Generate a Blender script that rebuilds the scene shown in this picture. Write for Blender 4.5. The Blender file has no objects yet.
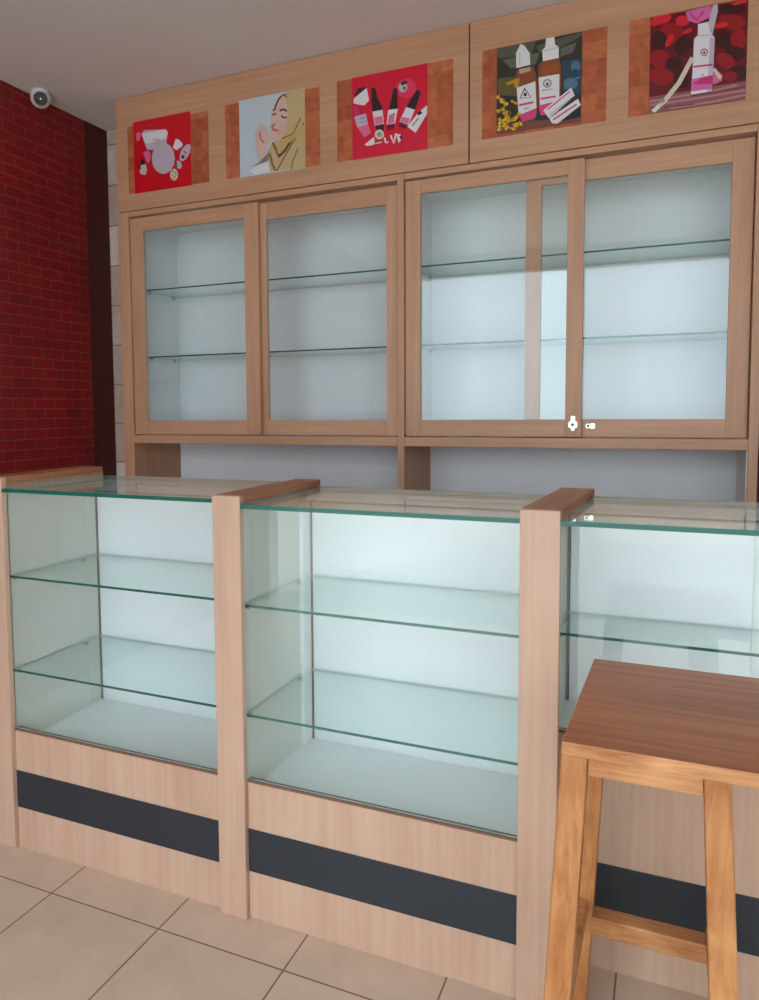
import bpy, bmesh, math, random
from mathutils import Vector, Matrix
random.seed(7)
SC = bpy.context.scene
COL = SC.collection

# ------------------------------------------------------------------ materials
def lin(c):
    return tuple(((v/255)/12.92 if v/255 <= .04045 else ((v/255+.055)/1.055)**2.4) for v in c) + (1,)

def new_mat(name):
    m = bpy.data.materials.new(name); m.use_nodes = True
    nt = m.node_tree; nt.nodes.clear()
    out = nt.nodes.new('ShaderNodeOutputMaterial')
    return m, nt, out

def N(nt, kind, **kw):
    n = nt.nodes.new(kind)
    for k, v in kw.items():
        if k in n.inputs.keys(): n.inputs[k].default_value = v
        else: setattr(n, k, v)
    return n

def plain(name, c, rough=.5, metal=0., spec=.5):
    m, nt, out = new_mat(name)
    b = N(nt, 'ShaderNodeBsdfPrincipled', Roughness=rough, Metallic=metal)
    b.inputs['Base Color'].default_value = lin(c)
    b.inputs['Specular IOR Level'].default_value = spec
    # faint tonal mottling so that no surface is dead flat
    tc = N(nt, 'ShaderNodeTexCoord'); nz = N(nt, 'ShaderNodeTexNoise', Scale=6., Detail=3.)
    nt.links.new(tc.outputs['Object'], nz.inputs['Vector'])
    hs = N(nt, 'ShaderNodeMixRGB', blend_type='MULTIPLY'); hs.inputs[0].default_value = .08
    hs.inputs[1].default_value = lin(c)
    nt.links.new(nz.outputs['Fac'], hs.inputs[2]); nt.links.new(hs.outputs[0], b.inputs['Base Color'])
    nt.links.new(b.outputs[0], out.inputs[0])
    return m

def wood(name, c0, c1, axis='Z', fine=90., stretch=.02, rough=.45, wav=.0, spec=.4, big=None):
    """laminate / timber: noise stretched along the grain axis"""
    m, nt, out = new_mat(name)
    tc = N(nt, 'ShaderNodeTexCoord'); mp = N(nt, 'ShaderNodeMapping')
    s = {'X': (stretch, 1, 1), 'Y': (1, stretch, 1), 'Z': (1, 1, stretch)}[axis]
    mp.inputs['Scale'].default_value = [fine*v for v in s]
    nt.links.new(tc.outputs['Object'], mp.inputs['Vector'])
    n1 = N(nt, 'ShaderNodeTexNoise', Scale=1., Detail=5., Roughness=.62); n1.inputs['Distortion'].default_value = wav
    nt.links.new(mp.outputs[0], n1.inputs['Vector'])
    mp2 = N(nt, 'ShaderNodeMapping'); g = big or fine*.12
    mp2.inputs['Scale'].default_value = [g*(v if v == 1 else v*6) for v in s]
    nt.links.new(tc.outputs['Object'], mp2.inputs['Vector'])
    n2 = N(nt, 'ShaderNodeTexNoise', Scale=1., Detail=3.); n2.inputs['Distortion'].default_value = wav
    nt.links.new(mp2.outputs[0], n2.inputs['Vector'])
    mx = N(nt, 'ShaderNodeMath', operation='ADD'); h = N(nt, 'ShaderNodeMath', operation='MULTIPLY'); h.inputs[1].default_value = .5
    nt.links.new(n1.outputs['Fac'], mx.inputs[0]); nt.links.new(n2.outputs['Fac'], mx.inputs[1]); nt.links.new(mx.outputs[0], h.inputs[0])
    r = N(nt, 'ShaderNodeValToRGB'); r.color_ramp.elements[0].position = .36; r.color_ramp.elements[1].position = .64
    r.color_ramp.elements[0].color = lin(c0); r.color_ramp.elements[1].color = lin(c1)
    nt.links.new(h.outputs[0], r.inputs[0])
    b = N(nt, 'ShaderNodeBsdfPrincipled', Roughness=rough); b.inputs['Specular IOR Level'].default_value = spec
    nt.links.new(r.outputs[0], b.inputs['Base Color']); nt.links.new(b.outputs[0], out.inputs[0])
    return m

def glass_sheet(name, tint, ior=1.5):
    """a thin clear pane: Fresnel mirror over a slightly tinted see-through sheet"""
    m, nt, out = new_mat(name)
    t = N(nt, 'ShaderNodeBsdfTransparent'); t.inputs[0].default_value = tint + (1,)
    g = N(nt, 'ShaderNodeBsdfGlossy'); g.inputs['Roughness'].default_value = .0; g.inputs[0].default_value = (.95, 1, .98, 1)
    # the sheet does not bend light, so both faces use the outside-in index
    ge = N(nt, 'ShaderNodeNewGeometry'); io = N(nt, 'ShaderNodeMapRange'); io.inputs['To Min'].default_value = ior; io.inputs['To Max'].default_value = 1/ior
    nt.links.new(ge.outputs['Backfacing'], io.inputs['Value'])
    f = N(nt, 'ShaderNodeFresnel'); nt.links.new(io.outputs[0], f.inputs['IOR']); mx = N(nt, 'ShaderNodeMixShader')
    nt.links.new(f.outputs[0], mx.inputs[0]); nt.links.new(t.outputs[0], mx.inputs[1]); nt.links.new(g.outputs[0], mx.inputs[2])
    nt.links.new(mx.outputs[0], out.inputs[0])
    return m

def brick(name, c1, c2, cm, w, h, mort, off=.5, rough=.5, axes='YZ', shift=(0, 0), mott=.3, bias=0., nscale=9., bump=.0, spec=.4):
    m, nt, out = new_mat(name)
    tc = N(nt, 'ShaderNodeTexCoord'); sx = N(nt, 'ShaderNodeSeparateXYZ'); cx = N(nt, 'ShaderNodeCombineXYZ')
    nt.links.new(tc.outputs['Object'], sx.inputs[0])
    nt.links.new(sx.outputs[axes[0]], cx.inputs[0]); nt.links.new(sx.outputs[axes[1]], cx.inputs[1])
    mp = N(nt, 'ShaderNodeMapping'); mp.inputs['Location'].default_value = (-shift[0], -shift[1], 0)
    nt.links.new(cx.outputs[0], mp.inputs[0])
    bt = N(nt, 'ShaderNodeTexBrick', offset=off)
    bt.inputs['Color1'].default_value = lin(c1); bt.inputs['Color2'].default_value = lin(c2); bt.inputs['Mortar'].default_value = lin(cm)
    bt.inputs['Scale'].default_value = 1; bt.inputs['Mortar Size'].default_value = mort; bt.inputs['Mortar Smooth'].default_value = .1
    bt.inputs['Bias'].default_value = bias; bt.inputs['Brick Width'].default_value = w; bt.inputs['Row Height'].default_value = h
    nt.links.new(mp.outputs[0], bt.inputs['Vector'])
    nz = N(nt, 'ShaderNodeTexNoise', Scale=nscale, Detail=6., Roughness=.6); nt.links.new(tc.outputs['Object'], nz.inputs['Vector'])
    rp = N(nt, 'ShaderNodeValToRGB'); rp.color_ramp.elements[0].position = .3; rp.color_ramp.elements[1].position = .7
    rp.color_ramp.elements[0].color = (1-mott, 1-mott, 1-mott, 1); rp.color_ramp.elements[1].color = (1, 1, 1, 1)
    nt.links.new(nz.outputs['Fac'], rp.inputs[0])
    mx = N(nt, 'ShaderNodeMixRGB', blend_type='MULTIPLY'); mx.inputs[0].default_value = 1
    nt.links.new(bt.outputs['Color'], mx.inputs[1]); nt.links.new(rp.outputs[0], mx.inputs[2])
    b = N(nt, 'ShaderNodeBsdfPrincipled', Roughness=rough); b.inputs['Specular IOR Level'].default_value = spec
    nt.links.new(mx.outputs[0], b.inputs['Base Color'])
    if bump:
        bp = N(nt, 'ShaderNodeBump', Strength=bump, Distance=.004); inv = N(nt, 'ShaderNodeMath', operation='SUBTRACT'); inv.inputs[0].default_value = 1
        nt.links.new(bt.outputs['Fac'], inv.inputs[1]); nt.links.new(inv.outputs[0], bp.inputs['Height']); nt.links.new(bp.outputs[0], b.inputs['Normal'])
    nt.links.new(b.outputs[0], out.inputs[0])
    return m

BEECH0, BEECH1 = (184, 149, 124), (201, 167, 142)
M = dict(
    beech=wood('beech_laminate', BEECH0, BEECH1, 'Z', 70, .03),
    beech_h=wood('beech_laminate_cross', BEECH0, BEECH1, 'X', 70, .03),
    cabinet=wood('cabinet_laminate', (180, 133, 100), (200, 155, 121), 'Z', 60, .03),
    cabinet_h=wood('cabinet_laminate_cross', (180, 133, 100), (200, 155, 121), 'X', 60, .03),
    cap=wood('top_cap_veneer', (154, 94, 60), (188, 126, 86), 'Y', 50, .08),
    raw=plain('raw_edge_brown', (120, 84, 62), .7),
    white=plain('white_melamine', (233, 238, 238), .45),
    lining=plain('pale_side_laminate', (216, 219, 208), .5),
    slate=plain('slate_laminate', (38, 45, 51), .4),
    pane=glass_sheet('clear_pane', (.985, .997, .993)),
    shelfglass=glass_sheet('shelf_glass', (.935, .968, .962)),
    edge=plain('green_glass_edge', (3, 96, 78), .25),
    edge_pale=plain('ground_glass_edge', (176, 196, 190), .4),
    edging=plain('grey_edging', (134, 130, 122), .5),
    chrome=plain('brushed_steel', (215, 215, 215), .25, 1.),
    dark=plain('dark_keyhole', (30, 28, 26), .5),
    pine=wood('pine_timber', (152, 88, 42), (196, 140, 86), 'Z', 34, .14, .4, 2.2),
    pine_h=wood('pine_timber_cross', (152, 90, 46), (206, 150, 98), 'X', 50, .1, .4, 1.6),
    seat=wood('seat_plank', (150, 84, 46), (194, 122, 74), 'X', 60, .05, .42, .8),
    cam_white=plain('camera_plastic', (220, 220, 216), .35),
    lens=plain('camera_lens', (14, 14, 16), .3),
)

# ------------------------------------------------------------------ mesh helpers
def box(bm, x0, x1, y0, y1, z0, z1, mi=0, bev=0.):
    v = [bm.verts.new(p) for p in [(x0,y0,z0),(x1,y0,z0),(x1,y1,z0),(x0,y1,z0),(x0,y0,z1),(x1,y0,z1),(x1,y1,z1),(x0,y1,z1)]]
    fs = [bm.faces.new([v[i] for i in q]) for q in [(3,2,1,0),(4,5,6,7),(0,1,5,4),(1,2,6,5),(2,3,7,6),(3,0,4,7)]]
    for f in fs: f.material_index = mi
    if bev:
        es = {e for f in fs for e in f.edges}
        bmesh.ops.bevel(bm, geom=list(es), offset=bev, segments=2, affect='EDGES', profile=.5)
    return fs

def hexa(bm, bot, top, mi=0, bev=0.):
    """box between two four-cornered rings (counter-clockwise from above)"""
    v = [bm.verts.new(p) for p in list(bot)+list(top)]
    fs = [bm.faces.new([v[i] for i in q]) for q in [(3,2,1,0),(4,5,6,7),(0,1,5,4),(1,2,6,5),(2,3,7,6),(3,0,4,7)]]
    for f in fs: f.material_index = mi
    if bev:
        es = {e for f in fs for e in f.edges}
        bmesh.ops.bevel(bm, geom=list(es), offset=bev, segments=2, affect='EDGES', profile=.5)
    return fs

def sheet(bm, pts, z0, z1):
    """horizontal glass: material 0 on the two broad faces, 1 on the polished edge"""
    # the front edge (1) is polished and deep green, the other edges (2) are ground and pale
    n = len(pts); ym = min(p[1] for p in pts)
    a = [bm.verts.new((x, y, z0)) for x, y in pts]; b = [bm.verts.new((x, y, z1)) for x, y in pts]
    bm.faces.new(a[::-1]); bm.faces.new(b)
    for i in range(n):
        bm.faces.new([a[i], a[(i+1)%n], b[(i+1)%n], b[i]]).material_index = 1 if pts[i][1] < ym+.001 and pts[(i+1)%n][1] < ym+.001 else 2

def pane_v(bm, x0, x1, y0, y1, z0, z1):
    for i, f in enumerate(box(bm, x0, x1, y0, y1, z0, z1)): f.material_index = 0 if i in (2, 4) else 2

def disc(bm, c, axis, r, h, n=20, r2=None, mi=0):
    m = Vector(axis).to_track_quat('Z', 'Y').to_matrix().to_4x4(); m.translation = Vector(c) + Vector(axis).normalized()*h/2
    g = bmesh.ops.create_cone(bm, cap_ends=True, segments=n, radius1=r, radius2=r if r2 is None else r2, depth=h, matrix=m)
    for f in {f for v in g['verts'] for f in v.link_faces}: f.material_index = mi

def obj(name, bm, mats, parent=None, smooth=False, kind=None, label=None):
    me = bpy.data.meshes.new(name); bmesh.ops.recalc_face_normals(bm, faces=bm.faces[:]); bm.to_mesh(me); bm.free()
    for m in (mats if isinstance(mats, (list, tuple)) else [mats]): me.materials.append(M[m] if isinstance(m, str) else m)
    if smooth:
        for p in me.polygons: p.use_smooth = True
    o = bpy.data.objects.new(name, me); COL.objects.link(o)
    if parent: o.parent = parent
    if kind: o['kind'] = kind
    if label: o['label'] = label
    return o

def thing(name, label, cat, loc=(0, 0, 0), rz=0, group=None):
    o = bpy.data.objects.new(name, None); COL.objects.link(o); o.location = loc; o.rotation_euler = (0, 0, rz)
    o.empty_display_size = .1; o['label'] = label; o['category'] = cat
    if group: o['group'] = group
    return o

def tag(o, label, cat, group=None):
    o['label'] = label; o['category'] = cat
    if group: o['group'] = group

def part(name, parent, mats, *boxes, bev=.0015, **kw):
    bm = bmesh.new()
    for b in boxes: box(bm, *b, bev=bev)
    return obj(name, bm, mats, parent, **kw)

# ------------------------------------------------------------------ camera
cam = bpy.data.cameras.new('camera'); co = bpy.data.objects.new('camera', cam); COL.objects.link(co)
yaw, pitch, roll = .41574, -.07018, -.007979
f = Vector((-math.sin(yaw)*math.cos(pitch), math.cos(yaw)*math.cos(pitch), math.sin(pitch)))
r = Vector((math.cos(yaw), math.sin(yaw), 0)); u = r.cross(f)
r2 = r*math.cos(roll)+u*math.sin(roll); u2 = -r*math.sin(roll)+u*math.cos(roll)
mw = Matrix((r2, u2, -f)).transposed().to_4x4(); mw.translation = (.9972, -1.5001, 1.2442)
co.matrix_world = mw
cam.sensor_fit = 'VERTICAL'; cam.sensor_height = 36; cam.sensor_width = 36*.759
cam.lens = 746.34*36/1000; cam.shift_x = .0398; cam.shift_y = -.03717; cam.clip_start = .05
SC.camera = co

# ------------------------------------------------------------------ the room
XW, XR, YF, YB, CE = -1.504, 3.3, -2.7, 1.53, 2.588
M['floor'] = brick('floor_tile', (214, 190, 168), (220, 196, 174), (128, 100, 82), .34, .34, .0022, 0, .28, 'XY', (-.4444, -.1091), .16, 0, 7., .15, .5)
M['brick'] = brick('red_brick_paper', (156, 19, 25), (140, 17, 23), (128, 90, 74), .115, .0435, .0017, .5, .55, 'YZ', (0, 0), .35, 0, 5.)
M['ceil'] = plain('ceiling_paint', (232, 228, 224), .9)
M['maroon_wall'] = plain('smooth_maroon', (74, 14, 14), .6)
M['tile_edge'] = brick('beige_edge_tile', (236, 222, 206), (204, 174, 156), (150, 120, 104), .4, .19, .003, 0, .4, 'XZ', (.1, .05), .25, 0, 14.)
M['pavement'] = plain('pavement', (190, 186, 180), .9)
M['bounce_wall'] = plain('pale_bounce_wall', (214, 224, 234), .9)
M['wallpaint'] = plain('pale_wall_paint', (196, 190, 184), .8)

bm = bmesh.new(); box(bm, XW-.1, XR+.1, YF, YB+.1, -.06, 0); obj('floor', bm, 'floor', kind='structure')
bm = bmesh.new(); box(bm, XW-.1, XR+.1, YF, YB+.1, CE, CE+.08); obj('ceiling', bm, 'ceil', kind='structure')
bm = bmesh.new(); box(bm, XW-.1, XW, YF, YB, 0, CE); obj('wall_left', bm, 'brick', kind='structure')
bm = bmesh.new(); box(bm, XW-.1, XR+.1, YB, YB+.1, 0, CE); obj('wall_back', bm, 'maroon_wall', kind='structure')
bm = bmesh.new(); box(bm, XR, XR+.1, YF, YB, 0, CE); obj('wall_right', bm, 'wallpaint', kind='structure')
bm = bmesh.new(); box(bm, XW-.1, XR+.1, YF-.12, YF, 2.42, CE+.08); box(bm, XW-.1, XW+.12, YF-.12, YF, 0, 2.42); box(bm, XR-.12, XR+.1, YF-.12, YF, 0, 2.42)
obj('wall_front', bm, 'wallpaint', kind='structure')
bm = bmesh.new(); box(bm, -9, 11, -14, YF-.12, -.16, -.06); obj('ground', bm, 'pavement', kind='structure')
bm = bmesh.new(); box(bm, -9, 11, -10.2, -10, -.06, 4.1); obj('added_wall_outside', bm, 'bounce_wall', kind='structure')  # unseen wall across the street, added and sized for reflections and bounced light
# smooth dark maroon strip without bricks in the corner and the tiled column edge beside the cabinet
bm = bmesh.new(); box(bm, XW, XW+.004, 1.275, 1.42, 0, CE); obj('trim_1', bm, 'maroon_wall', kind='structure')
bm = bmesh.new(); box(bm, XW, -1.235, 1.42, YB, 0, CE, bev=.002); obj('trim_2', bm, 'tile_edge', kind='structure')
ART1=[('lilac','151,824 196,862 571,822 615,779 580,632 499,579 330,570 235,591 197,687'),
('white','151,824 581,815 610,763 576,697 228,666 188,721'),
('greyw','725,402 702,312 643,244 561,213 470,224 390,277 336,360 320,457 345,547 405,614 488,643 577,630 656,578 708,497'),
('lilac','680,424 663,357 621,307 561,284 496,292 438,331 400,392 389,464 406,531 449,580 509,603 574,594 630,555 668,495'),
('pink','352,690 399,715 385,668 452,699 450,665 471,665 452,715 390,683 409,728 341,705'),
('pink','356,646 461,647 459,657 354,656'),
('pink','49,839 110,854 140,809 103,733 55,732'),
('pink','169,560 266,571 310,507 268,398 226,420'),
('dark','114,460 185,462 197,390 119,391'),
('greyw','83,380 214,391 235,302 195,240 110,264'),
('black','84,388 117,396 120,334 89,321'),
('white','695,551 750,663 800,648 873,571 827,520 749,509'),
('magenta','782,523 858,544 842,483 789,474'),
('lilac','982,558 1000,532 1000,492 985,444 951,398 908,362 865,346 829,350 809,376 808,417 826,466 861,512 904,546 947,563'),
('black','834,420 895,424 890,380 843,381'),
('dark','871,473 930,430 941,440 882,483'),
('greyw','839,310 842,284 836,262 820,248 798,246 774,255 754,274 740,299 736,325 743,347 759,360 781,362 804,353 825,335'),
('olive','728,329 760,357 768,266 736,254'),
('cream','775,171 767,136 747,110 719,97 689,101 662,120 644,151 638,188 646,222 666,248 694,261 725,257 751,238 769,207'),
('dark','696,226 689,219 677,220 671,230 678,237 690,236'),
('dark','743,201 736,193 724,195 718,204 724,212 737,210'),
('dark','692,178 686,170 673,171 667,181 674,188 686,187'),
('dark','735,148 728,140 716,141 710,151 716,158 729,157'),
('dark','707,123 700,115 688,117 682,126 689,134 701,132'),
('dark','756,170 750,162 737,163 731,173 738,180 750,179')]
ART2=[('blush','238,534 326,657 397,638 463,526 458,408 410,261 297,164 258,316'),
('skin','278,520 332,563 391,503 439,445 424,345 337,219 281,348'),
('skinsh','301,549 314,458 375,394 396,408 340,464 329,548'),
('blush','323,635 380,532 438,455 461,466 404,541 348,643'),
('greysleeve','165,117 297,159 431,258 486,353 482,183 395,151'),
('white','152,69 227,104 416,148 476,29 243,2'),
('khaki','691,976 760,997 1000,996 1000,2 475,17 447,170 475,354 579,416 690,458'),
('skin','694,953 729,868 748,749 736,618 701,490 639,416 558,397 469,432 460,476 484,548 464,607 492,640 491,707 529,793 577,860 639,924'),
('pinksk','647,616 719,604 691,492 630,434 581,475'),
('skinsh','486,590 542,632 565,603 515,566'),
('brown','740,940 688,981 609,936 555,851 543,810 568,802 579,840 630,920 693,959 724,926'),
('hair','633,760 682,771 730,741 744,761 684,795 622,785'),
('hair','524,785 568,790 562,808 518,804'),
('hair','642,700 685,666 734,661 733,683 693,685 658,714'),
('hair','499,745 539,728 583,739 574,755 537,745 506,760'),
('lip','500,585 551,555 617,530 583,513 518,538'),
('fold','499,381 536,305 603,167 708,244 821,372 789,394 676,268 616,198 573,314 536,391'),
('fold','582,11 730,213 873,394 995,557 977,569 855,405 711,224 563,22'),
('fold','455,251 490,108 538,15 567,23 521,113 487,254'),
('tan','638,407 867,465 967,566 982,448 785,361 641,229 584,305'),
('fold','652,406 834,448 949,631 932,640 820,461 645,422'),
('brown','610,189 704,237 788,337 761,354 680,258 591,213'),
('fold','800,0 823,101 906,257 890,265 806,108 782,0')]
ART3=[('hotpink','859,733 845,686 807,651 753,637 693,646 639,676 602,722 589,774 603,822 641,856 696,870 756,860 809,830 846,785'),
('dark','33,780 81,865 194,859 206,803 54,728'),
('white','20,748 200,847 231,692 166,642 98,662 19,689'),
('magenta','18,664 80,665 100,534 37,523'),
('lilac','26,524 186,541 217,399 68,389'),
('pink','68,389 217,405 254,295 161,257'),
('greyt','96,476 177,485 171,503 91,494'),
('greyt','106,438 186,447 183,459 102,450'),
('bottle','261,837 313,833 352,684 408,588 412,538 277,544 262,677'),
('white','277,548 412,548 431,379 308,376'),
('pink','298,476 411,480 425,384 312,382'),
('bottle','312,376 431,373 430,281 344,263'),
('bottle','561,784 611,771 616,529 490,535 530,658'),
('white','490,535 616,529 578,359 465,363'),
('pink','496,468 580,495 565,365 476,369'),
('darkred','465,363 578,359 564,302 479,294'),
('bottle','865,713 919,680 843,481 726,532 810,645'),
('white','726,532 839,481 756,315 638,370'),
('pink','676,423 775,390 752,325 645,369'),
('darkred','638,370 756,315 719,277 626,313'),
('white','741,297 884,442 997,509 996,407 849,209'),
('greyt','815,291 892,368 875,382 798,305'),
('dark','862,445 917,457 938,425 884,404'),
('greyw','742,764 736,739 720,720 697,711 672,715 649,730 634,754 629,781 635,807 651,826 674,834 699,830 721,815 737,792'),
('dark','649,832 726,849 747,807 670,790'),
('olive','722,754 720,744 715,737 707,734 698,735 690,741 685,750 683,760 685,769 691,777 699,780 707,778 715,773 721,764'),
('cream','434,251 427,226 409,208 384,199 355,203 330,218 313,241 307,267 314,292 332,311 358,319 386,315 411,300 428,277'),
('greyt','402,255 399,242 390,233 377,229 363,231 351,238 342,250 339,263 342,276 351,285 364,289 378,287 391,280 399,268'),
('white','166,166 300,239 305,148 211,141'),
('white','427,209 445,143 492,139 488,161 464,155 452,211'),
('white','509,222 565,112 608,230 580,240 557,138 536,228'),
('white','603,234 652,212 673,170 628,117 611,168'),
('dark','634,195 678,212 668,131'),
('white','315,151 406,155 404,167 313,163')]
ART4=[('olive2','0,1000 475,999 410,857 50,876 3,904'),
('grey4','69,854 330,863 511,858 467,732 166,740'),
('olive2','473,942 1000,996 999,952 755,871 511,858'),
('grey4','755,861 939,895 895,787 752,765'),
('slate','770,714 991,711 999,304 800,361'),
('blue','988,615 982,587 965,567 942,558 916,563 894,580 879,606 874,637 881,665 897,685 920,694 946,689 968,672 983,646'),
('blue','956,428 947,400 923,381 890,375 854,381 822,401 800,428 793,459 802,486 825,506 858,512 894,506 927,486 949,459'),
('teal','811,390 893,470 983,490 974,513 878,490 792,408'),
('slate','970,561 966,548 954,539 937,537 919,540 903,549 892,562 889,576 893,588 905,597 921,600 939,597 955,588 966,575'),
('olive','13,645 243,640 256,408 14,454'),
('table','387,95 995,53 1000,0 444,0 0,0 2,57'),
('navy','730,66 979,172 991,54 790,35'),
('amber','234,689 285,718 436,718 473,615 493,382 490,152 448,99 311,101 266,215 241,449'),
('gold','201,590 282,613 259,503 219,511'),
('palew','269,711 406,714 404,667 275,657'),
('gold','127,550 268,581 255,615 114,584'),
('white','231,900 284,996 329,972 396,870 403,740 236,729'),
('greyw','270,902 273,749 283,747 280,901'),
('white','243,502 465,540 482,234 269,183'),
('hot','269,183 482,234 473,126 317,98'),
('hot','276,285 447,294 441,319 270,310'),
('black','336,491 279,371 422,364 340,482 329,476 409,371 291,376 349,483'),
('black','366,406 360,391 346,387 332,396 326,413 333,428 347,432 361,423'),
('greyt','333,236 394,240 390,255 329,252'),
('amber','497,717 548,755 735,755 768,637 758,177 534,139 498,304'),
('rust','537,700 746,699 747,603 523,587'),
('white','542,875 577,904 586,1000 682,1000 691,911 735,878 737,755 552,751'),
('greyw','553,861 736,870 734,879 551,871'),
('white','503,577 746,574 747,275 523,257'),
('hot','505,260 747,265 737,142 534,139'),
('hot','533,317 710,318 706,339 529,339'),
('maroon','646,484 641,467 628,456 611,453 593,459 578,472 570,489 570,506 579,520 595,527 613,526 630,516 642,501 646,482 657,482 653,504 637,524 615,537 591,538 570,529 559,511 558,488 569,466 588,449 612,442 635,446 651,460 657,479'),
('maroon','625,479 619,465 606,462 594,470 589,486 595,500 608,504 620,495'),
('greyt','543,414 671,413 669,425 541,426'),
('white','562,192 883,397 925,299 630,92'),
('white','634,91 961,259 995,185 729,17 668,29'),
('hot','618,188 877,350 867,364 607,202'),
('hot','685,59 954,193 944,209 674,75'),
('greyt','633,121 913,288 908,295 628,128'),
('yellow','0,439 59,371 76,385 13,453'),
('yellow','0,423 73,381 81,401 0,443'),
('gold','12,453 38,368 60,371 35,456'),
('yellow','44,373 131,312 144,333 58,394'),
('yellow','43,360 139,322 146,346 49,384'),
('gold','67,400 95,304 121,306 94,403'),
('yellow','99,292 0,286 5,259 105,265'),
('yellow','87,309 2,267 18,242 103,284'),
('gold','82,313 4,262 22,238 100,289'),
('yellow','68,238 151,153 172,172 88,257'),
('yellow','113,261 97,158 127,149 143,252'),
('gold','73,245 142,150 166,165 97,260'),
('yellow','174,358 241,305 253,321 186,374'),
('yellow','173,350 247,311 255,329 180,368'),
('gold','176,362 237,303 251,317 190,376'),
('yellow','233,154 116,151 122,119 239,122'),
('yellow','222,171 118,132 134,102 238,141'),
('gold','219,174 119,128 137,99 237,145'),
('yellow','104,174 15,131 32,104 120,147'),
('yellow','16,167 102,91 120,111 34,187'),
('gold','27,182 84,85 109,96 51,193'),
('yellow','267,223 227,147 251,132 291,209'),
('yellow','282,216 217,160 236,140 301,195'),
('gold','297,202 210,178 221,154 308,177'),
('yellow','310,96 235,83 242,62 317,75'),
('yellow','235,87 311,52 317,71 241,106'),
('gold','280,118 252,51 272,40 300,107'),
('yellow','48,105 5,48 24,33 66,90'),
('yellow','27,109 23,34 45,29 49,104'),
('gold','0,88 63,35 75,50 9,103'),
('yellow','101,116 106,31 130,29 125,113'),
('yellow','71,82 154,42 161,63 78,103'),
('gold','157,84 71,84 75,60 161,61'),
('yellow','251,73 170,55 179,32 260,51'),
('yellow','211,97 196,17 219,9 235,89'),
('gold','181,87 230,9 250,19 200,96'),
('olive','188,220 185,208 177,199 166,195 153,197 142,205 135,217 133,231 136,244 144,253 155,257 167,254 178,246 186,234'),
('brown','206,64 203,56 198,51 189,49 181,50 173,56 167,63 166,72 168,80 174,85 182,87 191,86 198,80 204,73')]
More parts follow.
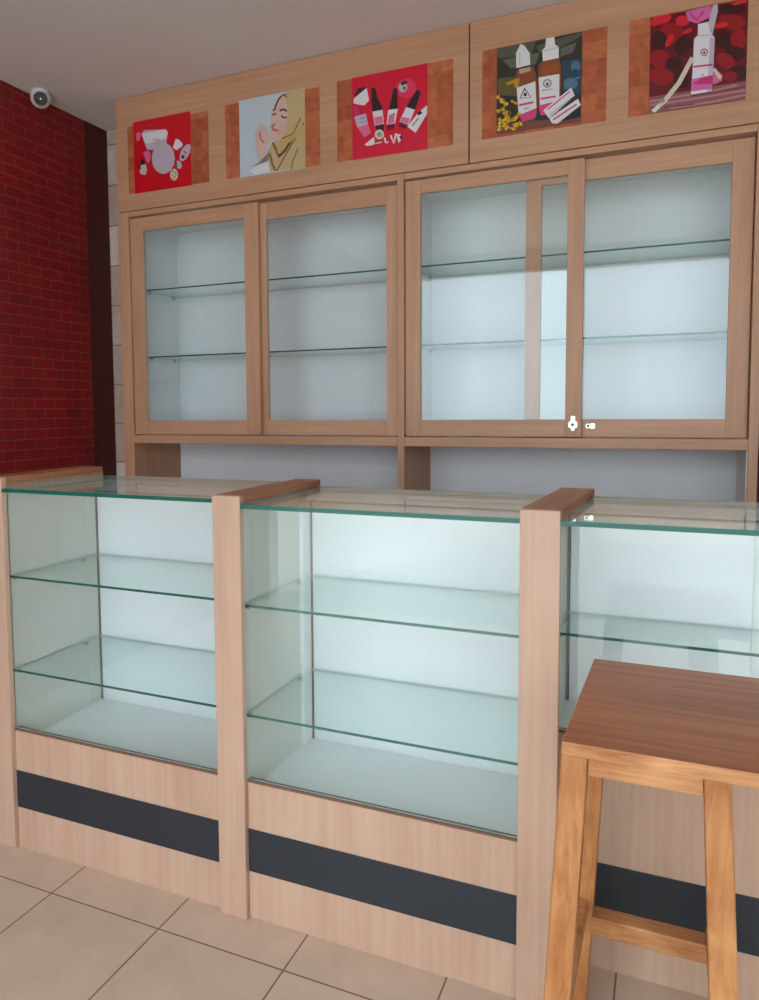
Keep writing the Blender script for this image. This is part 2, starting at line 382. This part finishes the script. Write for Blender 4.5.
ART5=[('red','222,975 218,952 194,930 153,914 105,908 58,913 22,927 5,948 9,972 34,994 75,1000 124,1000 170,1000 205,996'),
('red5','346,727 315,693 266,679 210,689 156,720 115,766 97,819 105,866 137,900 186,913 243,903 296,872 336,826 353,774'),
('dark5','177,714 159,676 129,651 91,644 53,657 24,688 8,730 9,775 27,813 58,838 96,845 133,831 162,800 178,759'),
('red','413,892 405,870 385,854 355,849 322,854 292,870 272,892 265,917 272,940 293,955 323,960 356,955 385,939 405,917'),
('dark5','436,591 405,559 364,544 321,549 285,574 263,614 259,660 274,704 306,736 347,751 390,745 426,719 448,680 452,634'),
('red5','219,508 196,476 156,461 107,464 58,486 20,522 0,565 1,607 25,638 65,654 115,650 163,628 201,592 221,549'),
('dark5','355,465 345,435 319,413 282,404 240,410 202,430 176,460 167,493 177,524 203,545 241,554 283,547 320,527 346,498'),
('red5','258,325 237,292 194,273 138,274 80,293 31,328 1,371 0,414 19,448 62,466 118,465 176,445 224,410 253,368'),
('dark5','446,306 437,259 411,225 374,209 332,214 295,241 269,283 260,332 270,379 296,413 334,429 375,423 412,396 437,354'),
('red','233,708 215,684 195,669 177,665 165,673 162,692 167,717 181,744 199,768 219,783 237,787 248,779 252,760 246,735'),
('red','80,931 75,917 64,908 47,904 28,907 11,917 0,930 0,945 0,959 12,969 29,972 47,969 64,959 76,946'),
('red5','980,748 960,721 917,709 859,715 797,738 745,773 712,814 705,852 726,879 770,891 828,885 889,861 941,826 973,786'),
('dark5','983,898 969,878 931,867 875,866 812,877 756,897 716,923 702,948 717,969 756,980 812,980 875,969 931,949 969,924'),
('dark5','870,577 845,550 806,539 761,547 717,572 684,610 669,653 674,692 699,719 739,730 785,721 828,696 860,658 875,616'),
('red5','991,599 984,554 962,521 931,505 896,511 864,536 842,577 834,624 842,669 864,702 896,718 931,712 962,686 984,646'),
('dark5','981,439 965,413 931,400 887,402 841,418 803,446 779,480 774,513 791,538 825,551 869,549 915,533 953,505 976,471'),
('red5','883,353 859,334 821,332 777,347 736,376 705,414 691,452 696,483 721,502 758,504 802,488 844,459 874,422 888,384'),
('dark5','1000,262 991,229 967,205 932,194 893,200 858,220 834,251 825,288 834,321 858,345 894,356 932,350 967,329 991,298'),
('red5','913,239 906,217 886,201 858,195 827,199 798,214 779,235 772,259 779,282 799,298 827,304 858,299 887,285 906,264'),
('red','807,785 802,772 785,761 758,755 727,754 698,758 677,768 668,780 672,793 690,804 717,810 748,811 776,806 798,797'),
('red','445,799 443,789 432,778 413,768 391,763 368,762 351,766 342,774 344,784 355,795 374,805 397,810 419,811 436,807'),
('red','990,974 984,966 964,959 934,955 900,954 868,957 846,963 837,970 843,978 863,985 893,989 927,990 958,987 981,981'),
('table5','0,173 427,171 700,180 1000,177 1000,0 0,0'),
('rose5','12,76 483,71 993,76 990,97 480,93 9,98'),
('rose5','13,113 447,121 444,143 9,136'),
('rose5','222,12 665,11 1000,30 998,52 662,33 219,34'),
('rose5','666,119 915,143 910,165 662,141'),
('maroon','446,108 772,110 1000,114 999,127 771,122 444,120'),
('maroon','164,34 482,21 481,32 163,45'),
('orchid','367,987 486,996 631,997 652,886 558,867 486,847 398,891'),
('magenta','405,958 487,868 567,948 550,964 485,890 421,970'),
('pink','532,878 595,921 577,946 513,903'),
('pink','670,364 763,279 757,217 664,199'),
('cream','661,347 732,238 758,253 687,362'),
('lip','678,191 758,216 750,237 669,212'),
('cream','430,519 296,285 155,131 35,30 70,0 192,94 337,253 472,491'),
('greyt','126,84 177,105 159,140 107,119'),
('white','92,77 30,28 59,0 121,43'),
('white','463,694 503,727 648,703 675,664 669,400 657,128 445,129 456,413'),
('white','500,837 613,839 648,798 648,697 500,718'),
('greyw','605,823 649,1000 694,1000 699,931 681,845 652,708 623,730'),
('greyw','494,714 652,693 651,704 494,725'),
('lilac','626,685 675,664 657,128 610,130'),
('orchid','453,286 665,293 659,153 447,159'),
('magenta','453,232 556,290 665,289 661,203'),
('magenta','462,400 662,388 661,407 461,418'),
('hair','569,310 564,303 555,304 551,313 555,320 564,318'),
('lip','595,535 592,522 584,515 573,512 561,515 551,524 545,535 545,547 551,557 561,563 573,562 584,556 592,546 595,532 609,533 605,550 593,567 575,576 556,577 540,568 531,553 531,534 540,516 555,503 574,497 592,501 605,514 609,530'),
('maroon','582,532 579,521 570,518 561,524 557,536 561,547 570,550 579,544')]
# ------------------------------------------------------------------ display counter
H, D, YP = 1.045, .4457, .014
ct = thing('display_counter', 'long beech laminate shop counter of glass-fronted display bays with dark kick strips', 'display counter')
OV = .0165                             # the front board laps over the panel behind it
posts = [(-.7650, -.6885, 1.068), (0, .0763, H), (.728, .8064, H), (1.534, 1.612, H)]
for i, (x0, x1, h) in enumerate(posts):
    xa, xb = (x0, x1-OV) if i == 0 else (x0+OV, x1) if i == 3 else (x0+OV, x1-OV) if i == 1 else (x0+OV, x1-.035)
    bm = bmesh.new(); box(bm, xa, xb, .0184, D-.02 if i == 0 else D, 0, h-.018, bev=.001)
    p = obj('divider_panel', bm, 'beech', ct)
    bm = bmesh.new(); box(bm, x0, x1, 0, .018, 0, h-.001, bev=.0015); obj('front_board', bm, 'beech', p)
    bm = bmesh.new(); sk = .024 if i == 2 else 0; d = D-.04 if i == 0 else D
    y0 = .0183; s0 = sk*.04
    hexa(bm, [(x0+s0,y0,h-.0175),(x1+s0,y0,h-.0175),(x1+sk,d,h-.0175),(x0+sk,d,h-.0175)], [(x0+s0,y0,h),(x1+s0,y0,h),(x1+sk,d,h),(x0+sk,d,h)], bev=.0008)
    obj('top_cap', bm, 'cap', p, label='darker reddish veneered top rail')
for i in range(3):
    fa, fb = posts[i][1], posts[i+1][0]; a, b = fa-(.035 if i == 2 else OV), fb+OV
    deep = i == 2                       # the bay behind the stool is set back and has a raised floor
    yf = .175 if deep else YP
    zl = .530 if deep else .350         # top of the front panel
    zf = zl-(.010 if deep else .050)                        # display floor
    GT0, GT1 = (1.026, 1.036) if i == 0 else (1.0155, 1.0255)      # top glass
    A, B = a+.001, b-.001; FA, FB = (A, B) if deep else (fa+.0005, fb-.0005)
    # front panel, kick strip and raw edge under the glass
    fp = part('front_panel', ct, 'beech', (FA, FB, yf, yf+.018, 0, zl-.006))
    part('kick_strip', fp, 'slate', (FA+.0015, FB-.0015, yf-.0015, yf+.004, .120, .228 if not deep else .244), bev=.0005, label='dark slate strip')
    part('glass_channel', fp, 'raw', (FA, FB, yf-.001, yf+.016, zl-.0055, zl), bev=.0006, label='raw brown edge under the glass')
    part('display_floor', ct, 'white', (A, B, yf+.0185, .384, zf-.018, zf), bev=.0003)
    # white lining of the two sides and the strip in the rear corner
    part('side_lining', ct, 'lining', (A, A+.003, yf+.0185, .33, zf, GT0-.002), bev=.0004)
    part('side_lining', ct, 'lining', (B-.003, B, yf+.0185, .33, zf, GT0-.002), bev=.0004)
    if i == 1: part('corner_post', ct, 'white', (A, A+.0135, .332, .384, zf+.001, .99))
    else: part('side_lining', ct, 'lining', (A, A+.003, .3305, .381, zf, GT0-.002), bev=.0004)
    # two white sliding rear doors and the rail over them
    o1 = .0145 if i == 1 else .004
    d1 = part('sliding_door', ct, 'white', (A+o1+(.006 if deep else .002), 1.178 if deep else B-.004, .386, .398, zf-.02, .985))
    part('door_edging', d1, 'raw' if i == 1 else 'edging', (A+o1-.001, A+o1+(.0055 if deep else .0018), .380, .398, zf+.001, .985), bev=.0003, label='thin dark edging')
    if deep: part('sliding_door', ct, 'white', (1.150, B-.0145, .402, .414, zf-.02, .985))
    part('back_rail', ct, 'white', (A, B, .386, .436, .991, GT0-.001))
    part('back_base', ct, 'beech', (A, B, .386, .416, 0, zf-.024))
    # glass: counter top, front pane, shelves
    bm = bmesh.new()
    sheet(bm, [(fa+.001, .0), (fb-.001, .0), (fb-.001, .0195), (B, .0195), (B, D), (A, D), (A, .0195), (fa+.001, .0195)], GT0, GT1)
    obj('glass_top', bm, ['shelfglass', 'edge', 'edge_pale'], ct)
    bm = bmesh.new(); pane_v(bm, A+.002, B-.002, yf+.003, yf+.008, zl+.0005, GT0-.001); obj('front_pane', bm, ['pane', 'edge', 'edge_pale'], ct)
    yb = .376
    for z in ([.748] if deep else [(.787, .780, 0)[i], (.517, .509, 0)[i]]):
        y0 = yf+.012
        bm = bmesh.new(); sheet(bm, [(A+.005, y0), (B-.005, y0), (B-.005, yb), (A+.005, yb)], z-.0065, z)
        s = obj('glass_shelf', bm, ['shelfglass', 'edge', 'edge_pale'], ct)
        for xx in (A+.003, B-.015):
            for yy in (y0+.012, yb-.07): part('shelf_clip', s, 'chrome', (xx, xx+.012, yy, yy+.012, z-.0145, z-.0065), bev=.001, label='small steel support clip')

# ------------------------------------------------------------------ wall cabinet with sliding glass doors
cb = thing('display_cabinet', 'tall beech wall cabinet with sliding glass doors and empty glass shelves', 'cabinet', (-.65, 1.15, 0), .00563)
DP = .35
XL, XR2 = -.570, 1.904
for n, (x0, x1) in (('side_panel', (XL, -.515)), ('centre_partition', (.713, .7395)), ('side_panel', (1.8765, XR2))):
    part(n, cb, 'cabinet', (x0, x1, .003, DP-.004, 0, 2.108))
part('top_board', cb, 'cabinet_h', (-.5145, .7125, .004, DP-.004, 2.086, 2.108), (.740, 1.876, .004, DP-.004, 2.086, 2.108))
part('bottom_rail', cb, 'cabinet_h', (-.5145, .7125, .002, DP-.004, 1.108, 1.143), (.740, 1.876, .002, DP-.004, 1.108, 1.143))
part('back_panel', cb, 'white', (XL+.002, XR2-.002, DP-.003, DP+.004, .02, 2.1), bev=.0005)
part('base_top', cb, 'cabinet_h', (-.5145, .7125, .004, DP-.004, .87, .895), (.740, 1.876, .004, DP-.004, .87, .895))
part('base_front', cb, 'cabinet', (-.5145, .7125, .004, .022, .06, .869), (.740, 1.876, .004, .022, .06, .869))
for x0, x1 in ((-.5145, .7125), (.740, 1.876)):
    part('cabinet_lining', cb, 'white', (x0, x0+.003, .055, DP-.005, 1.1435, 2.0855), (x1-.003, x1, .055, DP-.005, 1.1435, 2.0855),
         (x0+.003, x1-.003, .055, DP-.005, 2.082, 2.0855), (x0+.003, x1-.003, .055, DP-.005, 1.1435, 1.147), bev=.0004, label='white inside lining')
    for z in (1.786, 1.491):
        bm = bmesh.new(); sheet(bm, [(x0+.005, .09), (x1-.005, .09), (x1-.005, .335), (x0+.005, .335)], z-.006, z)
        s = obj('glass_shelf', bm, ['shelfglass', 'edge', 'edge_pale'], cb)
        for xx in (x0+.0035, x1-.0155):
            for yy in (.12, .30): part('shelf_clip', s, 'chrome', (xx, xx+.012, yy, yy+.012, z-.0145, z-.0065), bev=.001, label='small steel support clip')
part('niche_lining', cb, 'white', (1.8725, 1.876, .012, DP-.005, .8955, 1.1075), bev=.0004, label='white inside lining')
# fascia boards up to the ceiling
part('fascia_panel', cb, 'cabinet_h', (-.566, .9795, 0, .02, 2.110, CE-.002), bev=.002)
part('fascia_panel', cb, 'cabinet_h', (.984, 1.906, 0, .02, 2.110, CE-.002), bev=.002)
part('fascia_side', cb, 'cabinet', (-.566, -.548, .0205, DP, 2.110, CE-.002))
part('fascia_side', cb, 'cabinet', (1.888, 1.906, .0205, DP, 2.110, CE-.002))
# sliding doors: (outer x0 x1, opening x0 x1, y, top of opening)
def door(x0, x1, ox0, ox1, y, zt):
    z0, z1, oz0 = 1.1465, 2.079, 1.206
    bm = bmesh.new()
    box(bm, x0, ox0, y, y+.018, z0, z1, 0, .0012); box(bm, ox1, x1, y, y+.018, z0, z1, 0, .0012)
    box(bm, ox0, ox1, y, y+.018, z0, oz0, 1, .0012); box(bm, ox0, ox1, y, y+.018, zt, z1, 1, .0012)
    d = obj('sliding_door', bm, ['cabinet', 'cabinet_h'], cb)
    bm = bmesh.new(); pane_v(bm, ox0+.0005, ox1-.0005, y+.007, y+.011, oz0+.0005, zt-.0005); obj('glass_pane', bm, ['pane', 'edge', 'edge_pale'], d)
    return d
door(-.512, .121, -.447, .056, .012, 2.022)
d2 = door(.078, .711, .146, .659, .034, 2.012)
d3 = door(.742, 1.372, .800, 1.318, .012, 2.030)
d4 = door(1.176, 1.8735, 1.229, 1.812, .034, 2.011)
def lock(x, y, z, par, plate):
    bm = bmesh.new()
    if plate:
        disc(bm, (x, y, z), (0, -1, 0), .0165, .003, 6)
        box(bm, x-.008, x+.008, y-.0028, y, z+.012, z+.030, bev=.001); box(bm, x-.006, x+.006, y-.0025, y, z-.022, z-.012, bev=.001)
    disc(bm, (x, y-.0005, z), (0, -1, 0), .0125, .012, 24, .011)
    l = obj('door_lock', bm, 'chrome', par)
    bm = bmesh.new(); disc(bm, (x, y-.0126, z), (0, -1, 0), .005, .0012, 16); box(bm, x-.001, x+.001, y-.0145, y-.0128, z-.007, z+.007)
    obj('keyhole', bm, 'dark', l)
lock(1.345, .012, 1.189, d3, True)
bm = bmesh.new(); disc(bm, (1.393, .034, 1.184), (0, -1, 0), .009, .008, 20, .008); box(bm, 1.400, 1.416, .028, .034, 1.174, 1.194, bev=.001)
l = obj('lock_stud', bm, 'chrome', d4); bm = bmesh.new(); disc(bm, (1.393, .0257, 1.184), (0, -1, 0), .0045, .001, 14); obj('keyhole', bm, 'dark', l)

# ------------------------------------------------------------------ posters over orange wallpaper patches on the fascia
PAL = dict(amber=(132,74,36), black=(26,22,24), blue=(74,112,136), blush=(206,180,176), bottle=(46,24,26), brown=(84,56,38), cream=(214,202,176), dark=(62,34,34),
 dark5=(62,4,10), darkred=(112,8,28), fold=(128,98,48), gold=(186,138,36), grey4=(96,100,86), greysleeve=(124,122,118), greyt=(150,140,146), greyw=(188,184,188), hair=(74,50,46),
 hot=(214,64,128), hotpink=(226,52,96), khaki=(196,174,126), lilac=(196,180,196), lip=(178,104,112), magenta=(204,40,116), maroon=(124,36,52), navy=(30,34,48), olive=(96,88,40),
 olive2=(82,88,66), orchid=(212,104,168), palew=(190,160,130), pink=(220,110,150), pinksk=(214,168,162), red=(216,24,40), red5=(150,4,18), rose5=(186,120,124), rust=(156,80,32),
 skin=(216,182,166), skinsh=(170,124,110), slate=(44,66,84), table=(120,70,52), table5=(140,86,86), tan=(196,166,104), teal=(70,124,134), white=(224,222,222), yellow=(226,186,30))
PM = {}
def pmat(k, c=None):
    if k not in PM: PM[k] = plain('print_'+k, c or PAL[k], .35)
    return PM[k]
M['patch'] = brick('orange_wallpaper', (206, 116, 70), (178, 86, 48), (190, 108, 70), .09, .055, .001, .5, .6, 'XZ', (.01, .02), .4, -.1, 30.)
info = [
 (-.4705, -.181, 2.178, 2.475, -.503, -.095, 2.181, 2.462, (206, 6, 26), 'first',
  'red poster with white jar and pouch, far left above the doors', 'orange wallpaper patch behind the red poster with the white jar, leftmost'),
 (.052, .343, 2.178, 2.477, -.014, .405, 2.181, 2.470, (190, 206, 212), 'second',
  'poster of a person in a khaki headscarf against pale blue', 'orange wallpaper patch behind the khaki headscarf poster'),
 (.540, .831, 2.180, 2.478, .477, .925, 2.182, 2.477, (216, 12, 52), 'third',
  'crimson poster with three dark bottles fanned out in the middle', 'orange wallpaper patch behind the crimson poster of dark bottles'),
 (1.079, 1.359, 2.192, 2.480, 1.028, 1.437, 2.183, 2.482, (46, 46, 36), 'fourth',
  'dark poster with two white-capped amber bottles and yellow flowers', 'orange wallpaper patch behind the dark poster of amber bottles and yellow flowers'),
 (1.566, 1.840, 2.184, 2.480, 1.504, 1.838, 2.183, 2.484, (104, 2, 14), 'fifth',
  'deep red poster with one white and pink bottle before roses, rightmost', 'narrow orange wallpaper strip left of the rose poster, rightmost patch')]
for k, (x0, x1, z0, z1, sx0, sx1, sz0, sz1, bg, nm, lab, plab) in enumerate(info):
    art = (ART1, ART2, ART3, ART4, ART5)[k]
    bm = bmesh.new(); box(bm, sx0, sx1, -.0013, -.0003, sz0, sz1)
    o = obj('wallpaper_patch', bm, 'patch'); tag(o, plab, 'wallpaper', 'orange wallpaper patches on the fascia')
    o.location = cb.location; o.rotation_euler = cb.rotation_euler
    bm = bmesh.new(); yy = -.0024
    mats = [pmat('ground_'+nm, bg)]; idx = {}
    box(bm, x0, x1, yy, -.0014, z0, z1)
    for col, s in art:
        if col not in idx: idx[col] = len(mats); mats.append(pmat(col))
        yy -= .00006; vs = []; last = None
        for t in s.split():
            uu, vv = t.split(',')
            if t == last: continue
            last = t; vs.append(bm.verts.new((x0+(x1-x0)*int(uu)/1000, yy, z0+(z1-z0)*int(vv)/1000)))
        fc = bm.faces.new(vs); fc.material_index = idx[col]
    o = obj('poster', bm, mats); tag(o, lab, 'poster', 'product posters along the fascia')
    o.location = cb.location; o.rotation_euler = cb.rotation_euler

# ------------------------------------------------------------------ stool
sx, sy = 1.0, -.18
st = thing('wooden_stool', 'tall pine stool with a reddish brown plank seat before the right display bay', 'stool', (sx, sy, 0))
def R4(x0, x1, y0, y1, z): return [(x0-sx, y0-sy, z), (x1-sx, y0-sy, z), (x1-sx, y1-sy, z), (x0-sx, y1-sy, z)]
bm = bmesh.new(); hexa(bm, [(.859-sx, -.381-sy, .7285), (1.166-sx, -.381-sy, .7285), (1.170-sx, .029-sy, .7285), (.870-sx, .029-sy, .7285)], [(.860-sx, -.380-sy, .750), (1.165-sx, -.380-sy, .750), (1.169-sx, .028-sy, .750), (.871-sx, .028-sy, .750)], bev=.002)
for fc in bm.faces:
    fc.material_index = 0 if fc.normal.z > .7 else 1
obj('seat', bm, ['seat', 'pine_h'], st)
def leg(t, b, ty, by):
    bm = bmesh.new(); hexa(bm, R4(b[0], b[1], by[0], by[1], 0), R4(t[0], t[1], ty[0], ty[1], .728), bev=.003); obj('leg', bm, 'pine', st)
leg((.859, .898), (.822, .862), (-.376, -.338), (-.400, -.362))
leg((.866, .904), (.828, .866), (-.020, .018), (.008, .046))
leg((1.0515, 1.0865), (1.084, 1.124), (-.376, -.338), (-.400, -.362))
leg((1.071, 1.108), (1.098, 1.136), (-.020, .018), (.008, .046))
bm = bmesh.new(); hexa(bm, R4(.8985, 1.051, -.3775, -.352, .703), R4(.8985, 1.051, -.3775, -.352, .728), bev=.001)
obj('apron', bm, 'pine_h', st)
bm = bmesh.new(); hexa(bm, R4(.9045, 1.0705, -.004, .016, .703), R4(.9045, 1.0705, -.004, .016, .728), bev=.001)
obj('apron', bm, 'pine_h', st)
bm = bmesh.new(); hexa(bm, R4(.872, 1.094, -.002, .038, .196), R4(.872, 1.092, -.002, .038, .234), bev=.003); obj('stretcher', bm, 'pine_h', st)
for x0, x1 in ((.843, .868), (1.080, 1.106)):
    bm = bmesh.new(); hexa(bm, R4(x0, x1, -.360, .006, .236), R4(x0, x1, -.360, .006, .268), bev=.003); obj('stretcher', bm, 'pine_h', st)

# ------------------------------------------------------------------ ceiling camera
sc = thing('security_camera', 'small white dome security camera on the ceiling above the red brick wall', 'camera', (-1.442, .951, CE))
bm = bmesh.new(); disc(bm, (0, 0, -.0005), (0, 0, -1), .034, .010, 28, .031); obj('mount', bm, 'cam_white', sc, smooth=False)
bm = bmesh.new(); bmesh.ops.create_uvsphere(bm, u_segments=32, v_segments=20, radius=.041); bmesh.ops.translate(bm, verts=bm.verts[:], vec=(0, 0, -.028))
hd = obj('head', bm, 'cam_white', sc, smooth=True)
aim = Vector((.62, -.62, -.42)).normalized()
bm = bmesh.new(); disc(bm, Vector((0, 0, -.028))+aim*.030, aim, .0275, .0125, 28, .024); obj('lens_face', bm, 'lens', hd, label='dark lens face')
bm = bmesh.new(); disc(bm, Vector((0, 0, -.028))+aim*.0428, aim, .004, .002, 20, .003); obj('lens_ring', bm, 'chrome', hd)

# ------------------------------------------------------------------ daylight through the open shop front
w = bpy.data.worlds.new('daylight'); SC.world = w; w.use_nodes = True
bgn = w.node_tree.nodes['Background']; bgn.inputs[0].default_value = (.80, .91, 1, 1); bgn.inputs[1].default_value = 3.6
sl = bpy.data.lights.new('sun', 'SUN'); sl.energy = 5.0; sl.angle = .02; sl.color = (1, .97, .93)  # added to brighten the unseen wall outside, which bounces light indoors
so = bpy.data.objects.new('sun', sl); COL.objects.link(so); so.rotation_euler = Vector((.25, -.8, -.75)).to_track_quat('-Z', 'Y').to_euler()
SC.view_settings.view_transform = 'Standard'; SC.view_settings.look = 'None'; SC.view_settings.gamma = 1
SC.view_settings.use_curve_mapping = False; SC.view_settings.exposure = 0.33
cy = SC.cycles
cy.max_bounces = 14; cy.diffuse_bounces = 6; cy.glossy_bounces = 8; cy.transparent_max_bounces = 48; cy.transmission_bounces = 8
try: cy.use_denoising = True
except Exception: pass
